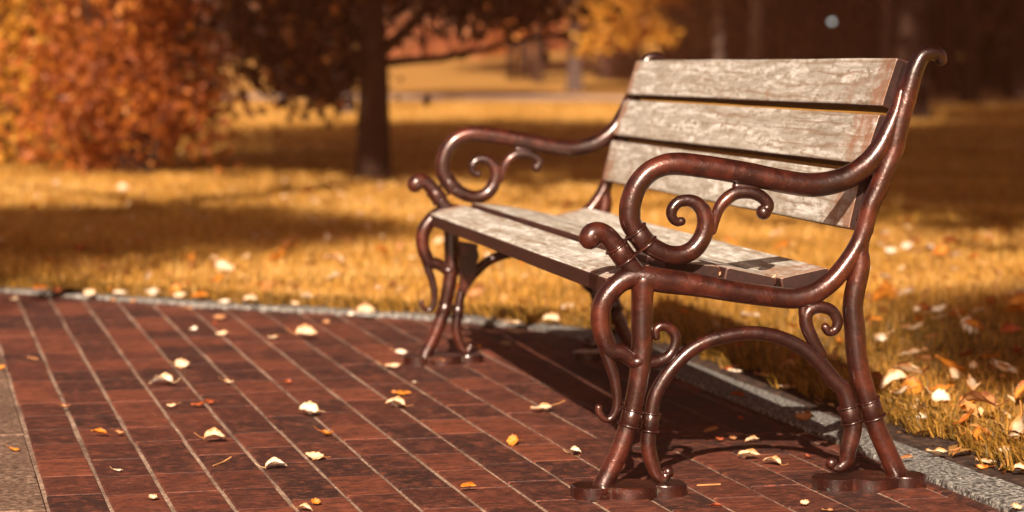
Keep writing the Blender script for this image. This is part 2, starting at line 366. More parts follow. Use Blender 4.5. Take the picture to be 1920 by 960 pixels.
for k in range(-34, 18):
    if -3 <= k <= -1: continue
    t = -7.5+random.uniform(0, .2)
    while t < 9.0:
        ln = .212+random.uniform(-.004, .004); c = ref_xy(t+ln/2, (k+.5)*PITCHB)
        if c[1] > 4.2: break
        if kerb_sd(*c)[0] < .045:
            jw = .0038+random.uniform(-.0014, .0016)
            j2 = .0010+random.uniform(0, .0018)
            brick(t+j2, t+ln-j2, k*PITCHB+jw+random.uniform(-.001, .001), (k+1)*PITCHB-jw+random.uniform(-.001, .001), random.uniform(-.0012, .0006))
        t += ln
nq = len(Q); mi = [0]*nq
b = len(V); sand = [(-7.6, -.93), (2.2, -.49), (2.75, -.45), (3.2, -.12), (9, 5.9), (9, 6), (-7.6, 6)]
V += [(x, y, -.0042) for x, y in sand]
pm = mesh_np('brick_path', V, [np.array(Q), np.array([[b+q for q in range(len(sand))]])], False, mi+[1]); face_attr(pm, 'tone', tone+[.5])
tag(link('brick_path', pm, None, [M['brick'], M['sand']]), kind='structure')
# rough stone band beside the bricks
sb = MB(); t = -7.0
while t < 8.5:
    ln = .47; r0, r1 = -3*PITCHB+.006, -.006
    P = [ref_xy(t+.003, r1), ref_xy(t+ln-.003, r1), ref_xy(t+ln-.003, r0), ref_xy(t+.003, r0)]
    if kerb_sd(*ref_xy(t+ln/2, -1.5*PITCHB))[0] < .02: sb.prism(P, -.05, .0015+random.uniform(-.0015, .0015), .004)
    t += ln
tag(sb.build('stone_band', M['slab']), kind='structure')

# ------------------------------------------------------------------ grass: one object of blades
def blades(n, Dr, latk, hgt, wid, dens_pow=1.0):
    D = Dr[0]+(Dr[1]-Dr[0])*rng.random(n)**dens_pow; lat = (rng.random(n)*2-1)*(latk*D+.5)
    x = CAM[0]+D*GF[0]+lat*GR[0]; y = CAM[1]+D*GF[1]+lat*GR[1]
    sdv = kerb_sd(x, y); ragged = kw(x)+sw(x)+.0+.035*np.sin(x*9+y*7)+.03*np.sin(x*23)+.05*rng.random(n)**2
    m = sdv > ragged; x, y, D = x[m], y[m], D[m]; n = len(x)
    h = hgt*(.45+.9*rng.random(n))*(1+.25*np.sin(x*1.7)*np.sin(y*2.3+x)); a = rng.random(n)*2*np.pi; lean = rng.random(n)**1.3*.9; la = rng.random(n)*2*np.pi
    wd = wid*(.6+.8*rng.random(n)); dx, dy = np.cos(a)*wd/2, np.sin(a)*wd/2; z0 = terrain(D)+.015
    lx, ly = np.cos(la)*lean*h, np.sin(la)*lean*h
    P = np.zeros((n, 5, 3))
    P[:, 0] = np.c_[x-dx, y-dy, z0]; P[:, 1] = np.c_[x+dx, y+dy, z0]
    P[:, 2] = np.c_[x+dx*.8+lx*.35, y+dy*.8+ly*.35, z0+h*.6]; P[:, 3] = np.c_[x-dx*.8+lx*.35, y-dy*.8+ly*.35, z0+h*.6]
    P[:, 4] = np.c_[x+lx, y+ly, z0+h*(1-.3*lean)]
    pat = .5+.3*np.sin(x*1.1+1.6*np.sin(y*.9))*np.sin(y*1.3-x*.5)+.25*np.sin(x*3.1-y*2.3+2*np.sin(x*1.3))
    tn = np.clip(.50*pat+.60*rng.random(n)+.05-.32*np.clip((9-D)/2.5, 0, 1), 0, 1)  # near blades more olive, with extra darkening put into the colour as shade
    return P, tn
def edge_blades(n):
    s_ = rng.random(n)*seglen[-1]; m = (s_ > np.interp(-4, KIN[:, 0], seglen)) & (s_ < np.interp(7, KIN[:, 0], seglen)); s_ = s_[m]; n = len(s_)
    bx = np.interp(s_, seglen, KIN[:, 0]); by = np.interp(s_, seglen, KIN[:, 1]); ox = np.interp(s_, seglen, O[:, 0]); oy = np.interp(s_, seglen, O[:, 1])
    off = kw(bx)+sw(bx)-.045+.15*rng.random(n)**.8+.03*np.sin(s_*11)+.02*np.sin(s_*31); x = bx+ox*off; y = by+oy*off
    h = .045*(.4+rng.random(n)); a = rng.random(n)*6.283; wd = .004*(.6+.8*rng.random(n)); dx, dy = np.cos(a)*wd/2, np.sin(a)*wd/2; le = h*(.2+1.1*rng.random(n)); la = rng.normal(0, .9, n)
    lx = -(ox*np.cos(la)-oy*np.sin(la))*le; ly = -(oy*np.cos(la)+ox*np.sin(la))*le; z0 = .012; P = np.zeros((n, 5, 3))
    P[:, 0] = np.c_[x-dx, y-dy, z0+0*x]; P[:, 1] = np.c_[x+dx, y+dy, z0+0*x]; P[:, 2] = np.c_[x+dx*.8+lx*.35, y+dy*.8+ly*.35, z0+h*.6]; P[:, 3] = np.c_[x-dx*.8+lx*.35, y-dy*.8+ly*.35, z0+h*.6]; P[:, 4] = np.c_[x+lx, y+ly, z0+h*.75]
    return P, np.clip(.55*rng.random(n), 0, 1)
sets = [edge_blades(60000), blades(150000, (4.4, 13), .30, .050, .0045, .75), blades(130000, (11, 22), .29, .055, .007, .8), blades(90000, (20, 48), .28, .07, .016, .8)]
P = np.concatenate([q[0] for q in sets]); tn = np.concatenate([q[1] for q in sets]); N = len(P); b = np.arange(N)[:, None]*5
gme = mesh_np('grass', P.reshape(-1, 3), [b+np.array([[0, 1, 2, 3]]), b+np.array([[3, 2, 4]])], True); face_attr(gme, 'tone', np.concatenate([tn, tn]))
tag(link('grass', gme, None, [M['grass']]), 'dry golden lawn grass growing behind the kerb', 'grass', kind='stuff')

# ------------------------------------------------------------------ the bench
K1 = 4.55/F
def zA(p): return [(1040+x/3.4286, 380+y/3.4286) for x, y in p]
def zB(p): return [(1060+x/2.5263, 580+y/2.5263) for x, y in p]
def zE(p): return [(1460+x/2.2843, 520+y/2.2843) for x, y in p]
def zG(p): return [(1180+x/2.526, 560+y/2.526) for x, y in p]
def zH(p): return [(1100+x/3.2, 240+y/3.2) for x, y in p]
def zP(p): return [(1300+x/2.6661, y/2.6661) for x, y in p]
def path3(px, rad, n=7, xoff=0.0):
    P = np.array([on_x(u, v) for u, v in px]); rad = np.atleast_1d(np.asarray(rad, float))
    rad = np.interp(np.linspace(0, 1, len(P)), np.linspace(0, 1, len(rad)), rad) if len(rad) > 1 else rad*np.ones(len(P)); Pr = np.c_[P, rad*K1]
    C = catmull(Pr, n); C[:, 0] += xoff; return C[:, :3], C[:, 3]
LEN = 2.093
def side_frame(parent):
    post = MB()
    pts = zP([(1238, 300), (1226, 276), (1190, 264), (1145, 280), (1112, 335), (1090, 400), (1068, 480), (1035, 590), (1015, 680), (1000, 755), (962, 850), (925, 940)]) + \
          [(1631, 388), (1622, 424), (1613, 450), (1602.5, 471), (1589, 492), (1573, 513), (1552, 534), (1527, 550), (1502, 557.5), (1472, 558.5), (1391, 548.5), (1310, 535), (1242, 526), (1209, 520), (1186, 517)]
    rd = [11.5, 14, 15.5, 16.5, 17.5, 18.5, 19.5, 20, 20, 19.5, 19.5, 19, 18, 17.5, 17.5, 18, 18.5, 19, 19.5, 20, 20, 20, 20.5, 22, 23.5, 22, 18]
    post.tube(*path3(pts, rd), seg=18)
    # lugs that carry the slats
    for z0, z1 in ((.75, .82), (.64, .71), (.52, .60)):
        ym = lambda z: -.396-.305*(z-.74)-.012
        V = [(x, ym(z)+dy, z) for x in (.002, .034) for z in (z0, z1) for dy in (-.022, -.008)]
        post.add(V, [[0, 1, 3, 2], [4, 6, 7, 5], [0, 4, 5, 1], [2, 3, 7, 6], [0, 2, 6, 4], [1, 5, 7, 3]], False)
    fr = post.build('side_frame', M['iron'], parent)
    arm = MB()
    pts = [(1690, 172), (1684, 198), (1676, 222), (1664.5, 249), (1650, 277), (1631, 302), (1601, 326), (1565, 341)] + zH([(1335, 341), (1150, 315), (950, 272), (700, 231), (540, 215), (445, 229), (365, 273), (300, 350), (266, 440), (258, 510), (268, 575), (320, 655), (400, 718), (490, 758), (575, 760), (645, 725), (695, 655), (714, 575), (700, 500), (662, 455), (608, 434), (550, 446), (512, 490), (513, 535), (540, 563), (568, 560)])
    rd = [11, 14, 16, 18, 19.5, 20.5, 21.5, 22.5, 23, 23, 22.5, 22, 22, 21.5, 20, 20, 20, 20.5, 20.5, 20, 19, 18.5, 18, 18, 18, 18, 17.5, 16, 14.5, 13, 11, 11, 11, 9.5, 8.5, 8.5]
    C, rr = path3(pts, rd); arm.tube(C, rr, seg=18); arm.build('armrest', M['iron'], fr)
    sc = MB()
    sc.tube(*path3(zH([(758, 620), (772, 550), (792, 485), (832, 433), (888, 394), (950, 385), (1010, 394), (1060, 422), (1088, 462), (1070, 500)]), [7, 9, 11, 12.5, 12.5, 12.5, 12.5, 12, 12, 12]), seg=14)
    sc.ball(on_x(*zH([(1062, 505)])[0]), 14.5*K1)
    c = on_x(*zH([(955, 355)])[0]); sc.tube([c+[0, .018, .002], c+[0, -.018, -.001]], 9*K1, 12)
    sc.build('arm_scroll', M['iron'], fr)
    fin = MB()
    C, rr = path3(zA([(228, 228), (245, 203), (285, 192), (335, 212), (375, 255), (412, 305), (450, 360), (490, 410), (520, 445)]), [21.5, 21.5, 20, 18.5, 18.5, 18.5, 18.5, 18, 17.5]); fin.tube(C, rr, seg=18)
    fin.ball(on_x(*zA([(230, 222)])[0]), 21.5*K1); fin.build('front_finial', M['iron'], fr)
    leg = MB()
    leg.tube(*path3(zA([(570, 500), (564, 600), (562, 700), (561, 820)]) + zB([(364, 150), (357, 270), (338, 390), (318, 480), (292, 570), (252, 680), (205, 780), (178, 838)]), [23, 21, 20.5, 20.5, 20.5, 20, 19, 18.5, 18, 18, 18.5, 20]), seg=18)
    leg.tube(*path3(zA([(610, 478), (545, 472), (470, 487), (395, 535), (330, 610), (298, 690), (295, 780), (318, 870), (360, 950)]) + zB([(270, 205), (340, 248), (425, 250), (488, 222), (518, 172), (520, 122), (490, 84), (452, 80), (428, 100), (430, 128)]),
             [20, 20, 19.5, 19.5, 19.5, 19, 18.5, 18, 17, 16, 14, 12, 10.5, 10, 10, 9.5, 9, 8.5, 8]), seg=16)
    leg.tube(*path3(zB([(170, 150), (205, 245), (232, 325), (246, 420), (236, 490), (206, 522), (176, 512), (158, 486), (158, 466)]), [10, 11, 10.5, 9.5, 8.5, 7, 6.5, 6.5, 7]), seg=12)
    kn = on_x(*zB([(340, 246)])[0]); leg.ring(kn, (0, .1, 1), .010, .012, 24, 10)
    leg.build('front_leg', M['iron'], fr)
    ar = MB()
    ar.tube(*path3(zB([(486, 772), (462, 800), (432, 778), (408, 720), (392, 640), (398, 560), (408, 490), (425, 410)]) + zG([(165, 380), (225, 305), (300, 238), (405, 190), (560, 163), (690, 177), (808, 228), (900, 302), (970, 390)]) + zE([(278, 480), (300, 545), (318, 610), (315, 670), (298, 735), (290, 785), (262, 812), (236, 806), (226, 790)]),
            [9, 11, 12.5, 14, 14.5, 14, 13.5, 13.5, 13.5, 13.5, 13.5, 13.5, 13.5, 13.5, 14, 14.5, 15, 16, 17, 17.5, 17.5, 16.5, 14, 12, 10, 9.5]), seg=14)
    ar.ball(on_x(*zB([(486, 770)])[0]), 12*K1); ar.ball(on_x(*zE([(226, 796)])[0]), 12*K1); ar.build('arch_brace', M['iron'], fr)
    rl = MB()
    rl.tube(*path3(zH([(1660, 610), (1640, 730), (1640, 830)]) + zE([(318, 110), (326, 220), (332, 310), (346, 400), (366, 475), (392, 560), (420, 645), (468, 755), (506, 838)]), [15, 17, 19.5, 20, 20.5, 20.5, 20.5, 20, 19.5, 19, 19, 20]), seg=18)
    rl.build('rear_leg', M['iron'], fr)
    cs = MB()
    cs.tube(*path3(zE([(185, 330), (150, 275), (126, 225), (116, 178), (133, 140), (180, 127), (228, 144), (252, 185), (243, 222), (216, 233), (200, 214)]), [10, 12, 13, 13, 12.5, 12, 11, 10.5, 9.5, 9, 8.5]), seg=14)
    cs.tube(*path3(zE([(108, 100), (106, 150), (118, 200)]), [9, 10, 11], 4), seg=12); cs.build('corner_scroll', M['iron'], fr)
    def collar(specs):
        m = MB()
        for (p0, p1, r) in specs:
            a = on_x(*p0); b = on_x(*p1); ax = b-a
            m.tube([a-ax*.08, a, a+ax*.5, b, b+ax*.08], np.array([r, r+3.2, r+2.6, r+3.2, r])*K1, 20, cap=False)
            for c in (a, b): m.ring(c, ax, (r+3.4)*K1, 2.4*K1)
        m.build('collar', M['iron'], fr)
    collar([(zA([(398, 282)])[0], zA([(458, 368)])[0], 19), (zA([(520, 182)])[0], zA([(588, 268)])[0], 19)])
    collar([(zB([(322, 478)])[0], zB([(302, 552)])[0], 17.5), (zB([(407, 492)])[0], zB([(398, 575)])[0], 13.5)])
    collar([(zE([(296, 552)])[0], zE([(314, 618)])[0], 16.5), (zE([(384, 528)])[0], zE([(410, 600)])[0], 18.5)])
    for u0, u1, v in ((1072, 1285, 925), (1525, 1733, 905)):
        m = MB(); ya, yb = on_z(u0, v)[1], on_z(u1, v)[1]
        if u0 < 1300: ya, yb = on_x(1072, 922)[1], on_x(1285, 918)[1]
        else: ya, yb = on_x(1526, 899)[1], on_x(1733, 897)[1]
        W = ya-yb; cs_ = [(.19*W, .045), (.50*W, .058), (.82*W, .043)]; top = []; q = np.linspace(-.016, W+.016, 61)
        for uu_ in q:
            hh = max([r*r-(uu_-c)**2 for c, r in cs_]); top.append((uu_, math.sqrt(max(hh, 1e-7))))
        top = [t for t in top if t[1] > .004]
        poly = [(-w_, ya-u_) for u_, w_ in top]+[(w_, ya-u_) for u_, w_ in top[::-1]]
        m.prism(poly, -.001, .0215, .0022); m.build('base_plate', M['iron'], fr)
    return fr
bench = tag(empty('park_bench'), 'brown iron park bench with scrolled arms and weathered grey wooden slats', 'bench')
f0 = side_frame(bench)
def copy_tree(o, parent=None):
    c = o.copy(); COL.objects.link(c)
    if parent is not None: c.parent = parent
    for ch in list(o.children): copy_tree(ch, c)
    return c
f1 = copy_tree(f0, bench); f1.location = (LEN, 0, 0)
def bracket():
    m = MB(); x0 = LEN-.055
    P = [on_x(u, v, x0) for u, v in ((862, 452), (896, 458), (893, 520), (872, 552), (862, 540))]
    n_ = len(P); V = [(x0+dx, p[1], p[2]) for dx in (0, .012) for p in P]
    m.add(V, [list(range(n_)), list(range(n_, 2*n_))]+[[i, (i+1) % n_, n_+(i+1) % n_, n_+i] for i in range(n_)], False)
    m.build('seat_bracket', M['iron'], bench)
bracket()
def slat(name, c0, c1, th, x0=.034, x1=LEN-.022, bev=.004):
    """c0,c1: (y,z) of the two long edges of the visible face; th goes away from that face"""
    a = np.array(c0); b = np.array(c1); d = (b-a)/np.linalg.norm(b-a); nrm = np.array([d[1], -d[0]])
    if name == 'seat_slat' and nrm[1] < 0: nrm = -nrm
    if name == 'back_slat' and nrm[0] < 0: nrm = -nrm
    sec = [a+d*bev, b-d*bev, b-d*bev*.3-nrm*bev*.3, b-nrm*bev, b-nrm*th, a-nrm*th, a-nrm*bev, a+d*bev*.3-nrm*bev*.3]
    m = MB(); NX = 40; xs = np.linspace(x0+.002, x1-.002, NX); V = []; ns = len(sec); cen = np.mean(sec, 0)
    ph = random.uniform(0, 9)
    rows = [(x0, .93)]+[(x, 1.0) for x in xs]+[(x1, .93)]
    for x, sc_ in rows:
        wob = .0004*math.sin(x*5+ph)+.0003*math.sin(x*13+ph*2)
        for s_ in sec:
            q = cen+(s_-cen)*sc_ if sc_ < 1 else s_ + d*wob
            V.append((x, q[0], q[1]))
    Fs = []; MI = []
    for i in range(len(rows)-1):
        for k in range(ns):
            Fs.append([i*ns+k, i*ns+(k+1) % ns, (i+1)*ns+(k+1) % ns, (i+1)*ns+k]); MI.append(0 if k in (0, 1, 7) else 1)
    Fs += [list(range(ns)), [(len(rows)-1)*ns+k for k in range(ns)]]; MI += [2, 2]
    for f, mi_ in zip(Fs, MI): m.f.append(f); m.sm.append(False); m.mi.append(mi_)
    m.v = [tuple(map(float, v)) for v in V]
    return m.build(name, [M['slat'], M['edge'], M['end']], bench)
slat('seat_slat', (.153, .414), (.062, .439), .036); slat('seat_slat', (.036, .4445), (-.076, .432), .034)
slat('seat_slat', (-.088, .430), (-.190, .408), .034); slat('seat_slat', (-.197, .407), (-.294, .426), .034)
slat('back_slat', (-.430, .834), (-.399, .740), .052); slat('back_slat', (-.395, .7245), (-.363, .628), .052); slat('back_slat', (-.359, .6125), (-.334, .502), .052)

# ------------------------------------------------------------------ fallen leaves
def leaf_mesh(name, L, W, fold, curl, jag, stem, cup=0.0, tw=0.0, skew=0.0, nu=14, nv=9):
    V = []; Fs = []; EDG = []
    for i in range(nu):
        u = i/(nu-1); wd = W*.5*1.05*(max(0, u)**.55)*(max(0, 1-u)**.8)*1.75
        if jag: wd *= 1+jag*abs(math.sin(u*math.pi*3.5))
        a = curl*(u-.5); s_ = u-.5
        cx_ = (math.sin(a)/curl*L) if abs(curl) > 1e-3 else s_*L
        cz_ = ((1-math.cos(a))/curl*L) if abs(curl) > 1e-3 else 0
        for j in range(nv):
            v = (j/(nv-1))*2-1; f = fold*(1 if v > 0 else -1)*(1+skew*(1 if v > 0 else -1)); r = abs(v)*wd
            y = r*math.cos(f)*(1 if v > 0 else -1); z = r*math.sin(abs(f))+cup*r*r/W*3
            t = tw*s_; y, z = y*math.cos(t)-z*math.sin(t), y*math.sin(t)+z*math.cos(t)
            wr = L*.035*(math.sin(u*9+v*2.1+L*900)+.8*math.sin(v*5-u*6+W*700)); rag = 1+.10*math.sin(u*23+W*999)*abs(v)
            V.append((cx_-z*math.sin(a)*.8+random.gauss(0, L*.006), y*rag, cz_+z*math.cos(a)+wr*(.3+abs(v))+random.gauss(0, L*.008))); EDG.append(max(abs(v)**2, (2*abs(u-.5))**4))
    for i in range(nu-1):
        for j in range(nv-1): Fs.append([i*nv+j, (i+1)*nv+j, (i+1)*nv+j+1, i*nv+j+1])
    m = MB(); zmin = min(v[2] for v in V); V = [(x, y, z-zmin) for x, y, z in V]; m.add(V, Fs, True)
    if stem:
        p = np.array(V[nv//2]); m.tube([p, p+[-stem*.5, stem*.1, stem*.12], p+[-stem, stem*.3, stem*.45]], [.0009, .0008, .0009], 5)
    me = bpy.data.meshes.new(name); me.from_pydata(m.v, [], m.f); me.polygons.foreach_set('use_smooth', np.ones(len(m.f), bool)); me.update()
    at = me.attributes.new('rim', 'FLOAT', 'POINT'); at.data.foreach_set('value', np.array(EDG+[1.0]*(len(m.v)-len(EDG)), np.float32)); return me
LSH = {}
random.seed(3)
for key, args in {'boat': (.05, .030, .55, 1.1, .0, .02), 'fold': (.048, .036, 1.05, .3, .0, 0), 'flat': (.048, .036, .15, .6, .12, .022), 'curl': (.045, .032, .8, 2.4, .1, .018),
                  'maple': (.046, .046, .35, .9, .55, .02), 'cup': (.042, .036, .5, 1.8, .15, 0), 'roll': (.055, .022, 1.3, .8, 0, 0), 'tri': (.050, .042, .7, -.8, .1, .02)}.items():
    LSH[key] = leaf_mesh('leaf_'+key, *args, tw=random.uniform(-.8, .8), skew=random.uniform(-.3, .3))
LME = {(k, c): None for k in LSH for c in ('cream', 'white', 'orange', 'tan', 'russet')}
for (k, c) in LME:
    me = LSH[k].copy(); me.name = 'fallen_leaf'; me.materials.append(M[c]); LME[(k, c)] = me
def leaf(loc, shape, colr, size, rz, tx, ty, label, group=None):
    o = bpy.data.objects.new('fallen_leaf', LME[(shape, colr)]); COL.objects.link(o); o.location = loc; o.rotation_euler = (tx, ty, rz); o.scale = (size,)*3
    return tag(o, label, 'leaf', group)
PATH = [  # px, py, shape, colour, width in px, upright tilt, label
 (27, 563, 'cup', 'cream', 20, .4, 'small cream leaf at the far end of the leftmost brick joint'),
 (62, 673, 'roll', 'tan', 22, 0, 'narrow tan leaf scrap on the outermost brick row by the stone band'),
 (122, 765, 'curl', 'tan', 28, .3, 'curled tan leaf between the two leftmost brick joints'),
 (4, 692, 'cup', 'orange', 22, .5, 'orange leaf on the stone band at the left edge of the photo'),
 (28, 844, 'boat', 'orange', 26, .1, 'orange leaf lying on the rough stone band in the corner'),
 (186, 815, 'fold', 'orange', 34, .5, 'bright orange leaf tented over bricks near the stone band'),
 (223, 815, 'curl', 'tan', 26, .6, 'twisted little tan leaf just right of the tented orange leaf'),
 (222, 882, 'boat', 'white', 22, 0, 'small white leaf chip on the dark bricks near the bottom left'),
 (288, 935, 'cup', 'cream', 26, .3, 'cream curled leaf low on the bricks near the bottom left'),
 (302, 719, 'tri', 'white', 50, 0, 'long white ragged leaf lying flat across a brick joint'),
 (320, 763, 'curl', 'cream', 26, .2, 'pale curled leaf just below the long white ragged leaf'),
 (342, 687, 'flat', 'cream', 30, 1.1, 'cream leaf standing on edge above the long white ragged leaf'),
 (372, 761, 'boat', 'russet', 34, .2, 'russet boat shaped leaf on the bricks left of centre'),
 (392, 757, 'curl', 'russet', 26, .5, 'dark russet curled leaf leaning on the russet boat shaped leaf'),
 (403, 825, 'tri', 'cream', 44, .25, 'large cream folded leaf in the left foreground bricks'),
 (429, 719, 'curl', 'cream', 26, .3, 'small cream and tan crumpled leaf right of the standing leaf'),
 (416, 629, 'boat', 'cream', 24, .7, 'lower of the two pale leaves in the stack of three near the kerb'),
 (363, 619, 'cup', 'white', 20, .4, 'small whitish leaf left of the stack of three near the kerb'),
 (413, 599, 'boat', 'tan', 26, .9, 'tan leaf standing upright, topmost in the stack of three near the kerb'),
 (402, 608, 'curl', 'russet', 16, .4, 'tiny russet leaf tucked under the upright tan leaf'),
 (512, 634, 'boat', 'cream', 22, .2, 'small cream leaf left of the large pale triangular leaf'),
 (575, 632, 'tri', 'cream', 42, .6, 'large pale triangular leaf on bricks left of the far bench end'),
 (612, 607, 'cup', 'tan', 24, .4, 'tan and cream leaf just below the grey kerb left of the bench'),
 (541, 718, 'cup', 'russet', 22, .3, 'small orange red leaf in the middle of the brick path'),
 (580, 775, 'tri', 'white', 40, .7, 'white peaked leaf like a little tent at the centre of the bricks'),
 (614, 815, 'curl', 'orange', 34, .2, 'orange curled leaf with a long stem on the centre bricks'),
 (590, 857, 'flat', 'cream', 40, .3, 'cream cupped leaf with a forked stem in the centre foreground'),
 (518, 875, 'tri', 'white', 42, 0, 'flat white leaf with ragged edge in the foreground bricks'),
 (592, 945, 'cup', 'orange', 28, .5, 'round tan orange leaf at the bottom edge of the photo'),
 (572, 956, 'tri', 'cream', 30, 0, 'pale leaf half under the round tan orange leaf'),
 (752, 664, 'boat', 'white', 24, .9, 'white leaf standing upright left of the far front foot'),
 (738, 689, 'boat', 'cream', 34, .3, 'cream leaf lying just below the upright white leaf'),
 (825, 681, 'fold', 'tan', 26, .6, 'tan leaf leaning against the far front foot of the bench'),
 (777, 717, 'cup', 'white', 14, 0, 'tiny white leaf scrap below the far front foot'),
 (753, 738, 'roll', 'orange', 38, 0, 'narrow orange leaf bar on bricks between the two bench feet'),
 (741, 761, 'tri', 'cream', 38, .2, 'cream and orange cupped leaf under the narrow orange leaf'),
 (961, 831, 'maple', 'orange', 26, .9, 'bright orange leaf standing on a joint left of the near foot'),
 (878, 916, 'fold', 'orange', 34, .5, 'orange and cream folded leaf in the bottom centre foreground'),
 (1015, 767, 'boat', 'cream', 50, .1, 'cream boat shaped leaf beside the edge of the bench shadow'),
 (1078, 849, 'tri', 'white', 28, .1, 'white leaf with an upright stem just left of the near front leg'),
 (898, 653, 'cup', 'orange', 18, .6, 'orange leaf against the back of the far front foot'),
 (968, 622, 'roll', 'cream', 30, 0, 'cream leaf sliver in the shadow behind the far front foot'),
 (948, 644, 'roll', 'cream', 20, 0, 'small cream sliver deeper in the shadow behind the far foot'),
 (1348, 826, 'curl', 'russet', 24, .3, 'red crumpled leaf under the near arch of the bench'),
 (1332, 812, 'fold', 'tan', 36, .8, 'brown leaf standing in the shade under the near arch'),
 (1374, 824, 'cup', 'tan', 22, .5, 'tan round leaf beside the red crumpled leaf under the arch'),
 (1405, 856, 'fold', 'cream', 46, .2, 'lower cream half moon leaf under the arch'),
 (1410, 827, 'fold', 'cream', 32, .2, 'upper and smaller cream half moon leaf under the arch'),
 (1447, 868, 'tri', 'cream', 36, 0, 'cream triangular leaf between the arch and the rear foot'),
 (1515, 858, 'curl', 'russet', 22, .3, 'orange red crumpled leaf just left of the near rear foot'),
 (1510, 946, 'cup', 'cream', 26, .4, 'cream leaf below the near rear foot at the photo bottom'),
 (1552, 957, 'boat', 'tan', 26, 0, 'tan leaf cut by the bottom edge below the near rear foot'),
 (1342, 951, 'fold', 'russet', 26, .4, 'orange red leaf at the bottom edge right of the near front foot'),
 (1700, 862, 'fold', 'tan', 26, .6, 'tan leaf standing on the kerb beside the near rear leg'),
 (1905, 955, 'cup', 'cream', 34, .3, 'cream leaf on the kerb in the bottom right corner'),
 (1510, 790, 'cup', 'tan', 50, .4, 'big tan leaf on the kerb in the shade of the bench'),
 (1757, 848, 'boat', 'cream', 46, 0, 'long cream leaf with a stem on the dark soil right of the kerb'),
 (1848, 867, 'roll', 'cream', 34, .1, 'cream sliver of a leaf on the dark soil strip'),
 (1842, 880, 'curl', 'orange', 34, .2, 'orange leaf below the cream sliver on the dark soil strip'),
 (1880, 850, 'boat', 'cream', 36, .5, 'cream leaf tilted up at the grass edge near the right side'),
 (1912, 882, 'tri', 'cream', 24, .4, 'cream leaf cut by the right edge of the photo'),
 (1720, 770, 'boat', 'cream', 34, 1.1, 'cream leaf standing upright at the grass edge right of the bench'),
 (1728, 791, 'tri', 'white', 32, .2, 'white leaf below the upright cream leaf at the grass edge'),
 (1743, 785, 'cup', 'cream', 26, .8, 'rounded cream leaf beside the upright cream leaf'),
 (1708, 779, 'flat', 'orange', 30, .2, 'orange leaf left of the upright cream leaf at the grass edge'),
 (1690, 771, 'roll', 'cream', 36, .1, 'long curved cream leaf nearest the near rear leg'),
 (1815, 822, 'flat', 'orange', 36, .5, 'round orange leaf at the soil edge, left of a larger orange one'),
 (1842, 826, 'maple', 'orange', 44, .6, 'large lobed orange leaf at the soil edge on the right'),
 (1712, 738, 'maple', 'orange', 46, .8, 'large orange leaf in the grass behind the near rear leg'),
 (687, 589, 'tri', 'cream', 34, .7, 'larger cream leaf on the grey kerb left of the far bench leg'),
 (660, 592, 'cup', 'white', 20, .5, 'small white leaf on the grey kerb beside a larger cream one'),
 (918, 577, 'cup', 'tan', 22, .6, 'tan leaf at the lawn edge just right of the far front leg'),
 (965, 607, 'boat', 'cream', 36, .1, 'cream leaf on the kerb right of the far front leg'),
 (1033, 605, 'tri', 'cream', 32, .6, 'cream leaf on the kerb end near the near front leg'),
 (1063, 581, 'boat', 'white', 30, .9, 'white leaf upright at the lawn edge behind the near front leg'),
 (1028, 590, 'cup', 'tan', 18, .8, 'small tan leaf between two pale leaves near the kerb end'),
 (75, 546, 'fold', 'orange', 30, .8, 'orange leaf standing at the lawn edge near the far left corner'),
 (108, 549, 'cup', 'russet', 22, .7, 'russet leaf right of the orange leaf at the far left lawn edge'),
 (168, 552, 'flat', 'cream', 22, .8, 'cream leaf at the lawn edge between the russet and white ones'),
 (225, 553, 'fold', 'white', 24, .8, 'white leaf standing on the kerb at the left lawn edge'),
 (205, 547, 'curl', 'orange', 22, .7, 'orange curled leaf close left of a white leaf on the kerb'),
 (285, 552, 'flat', 'white', 26, .8, 'white leaf with an orange one behind it on the left kerb'),
 (293, 547, 'fold', 'orange', 24, .8, 'orange leaf behind the white leaf on the left kerb'),
 (330, 552, 'maple', 'orange', 30, .9, 'upright lobed orange leaf on the kerb left of centre'),
 (338, 558, 'boat', 'cream', 26, .9, 'cream leaf in front of the upright lobed orange leaf'),
 (376, 560, 'fold', 'orange', 34, .6, 'domed orange leaf resting on the grey kerb'),
 (420, 567, 'flat', 'white', 22, .3, 'white flat leaf on the kerb right of the domed orange leaf'),
 (468, 567, 'tri', 'cream', 28, .6, 'cream peaked leaf on the kerb in the left half'),
 (551, 573, 'curl', 'cream', 24, .6, 'cream curled leaf on the kerb, left of a larger white one'),
 (575, 562, 'flat', 'white', 34, .6, 'larger white leaf at the lawn edge left of the bench'),
 (517, 565, 'cup', 'russet', 16, .5, 'small russet leaf at the lawn edge left of the bench'),
 (213, 565, 'cup', 'tan', 16, .5, 'small tan leaf on the bricks below the white kerb leaf'),
 (250, 567, 'cup', 'tan', 18, .4, 'pinkish tan leaf scrap on the bricks under the left kerb'),
 (1384, 658, 'tri', 'russet', 36, .6, 'brown leaf highest of those in the shade behind the near arch'),
 (1365, 695, 'curl', 'russet', 24, .4, 'russet leaf left of a white one on the shaded kerb under the arch'),
 (1378, 697, 'roll', 'white', 24, .1, 'white sliver right of the russet leaf on the shaded kerb'),
 (1422, 681, 'fold', 'russet', 26, .6, 'small russet leaf in the shade at the middle of the arch'),
 (1479, 697, 'maple', 'tan', 48, .6, 'big tan leaf in the shade behind the right half of the arch'),
 (1505, 680, 'tri', 'russet', 48, .7, 'large russet leaf close behind the arch under the corner scroll'),
 (1541, 713, 'fold', 'russet', 34, .7, 'russet leaf in the shade beside the near rear leg'),
 (1432, 703, 'roll', 'tan', 34, 0, 'flat tan sliver on the shaded soil behind the arch'),
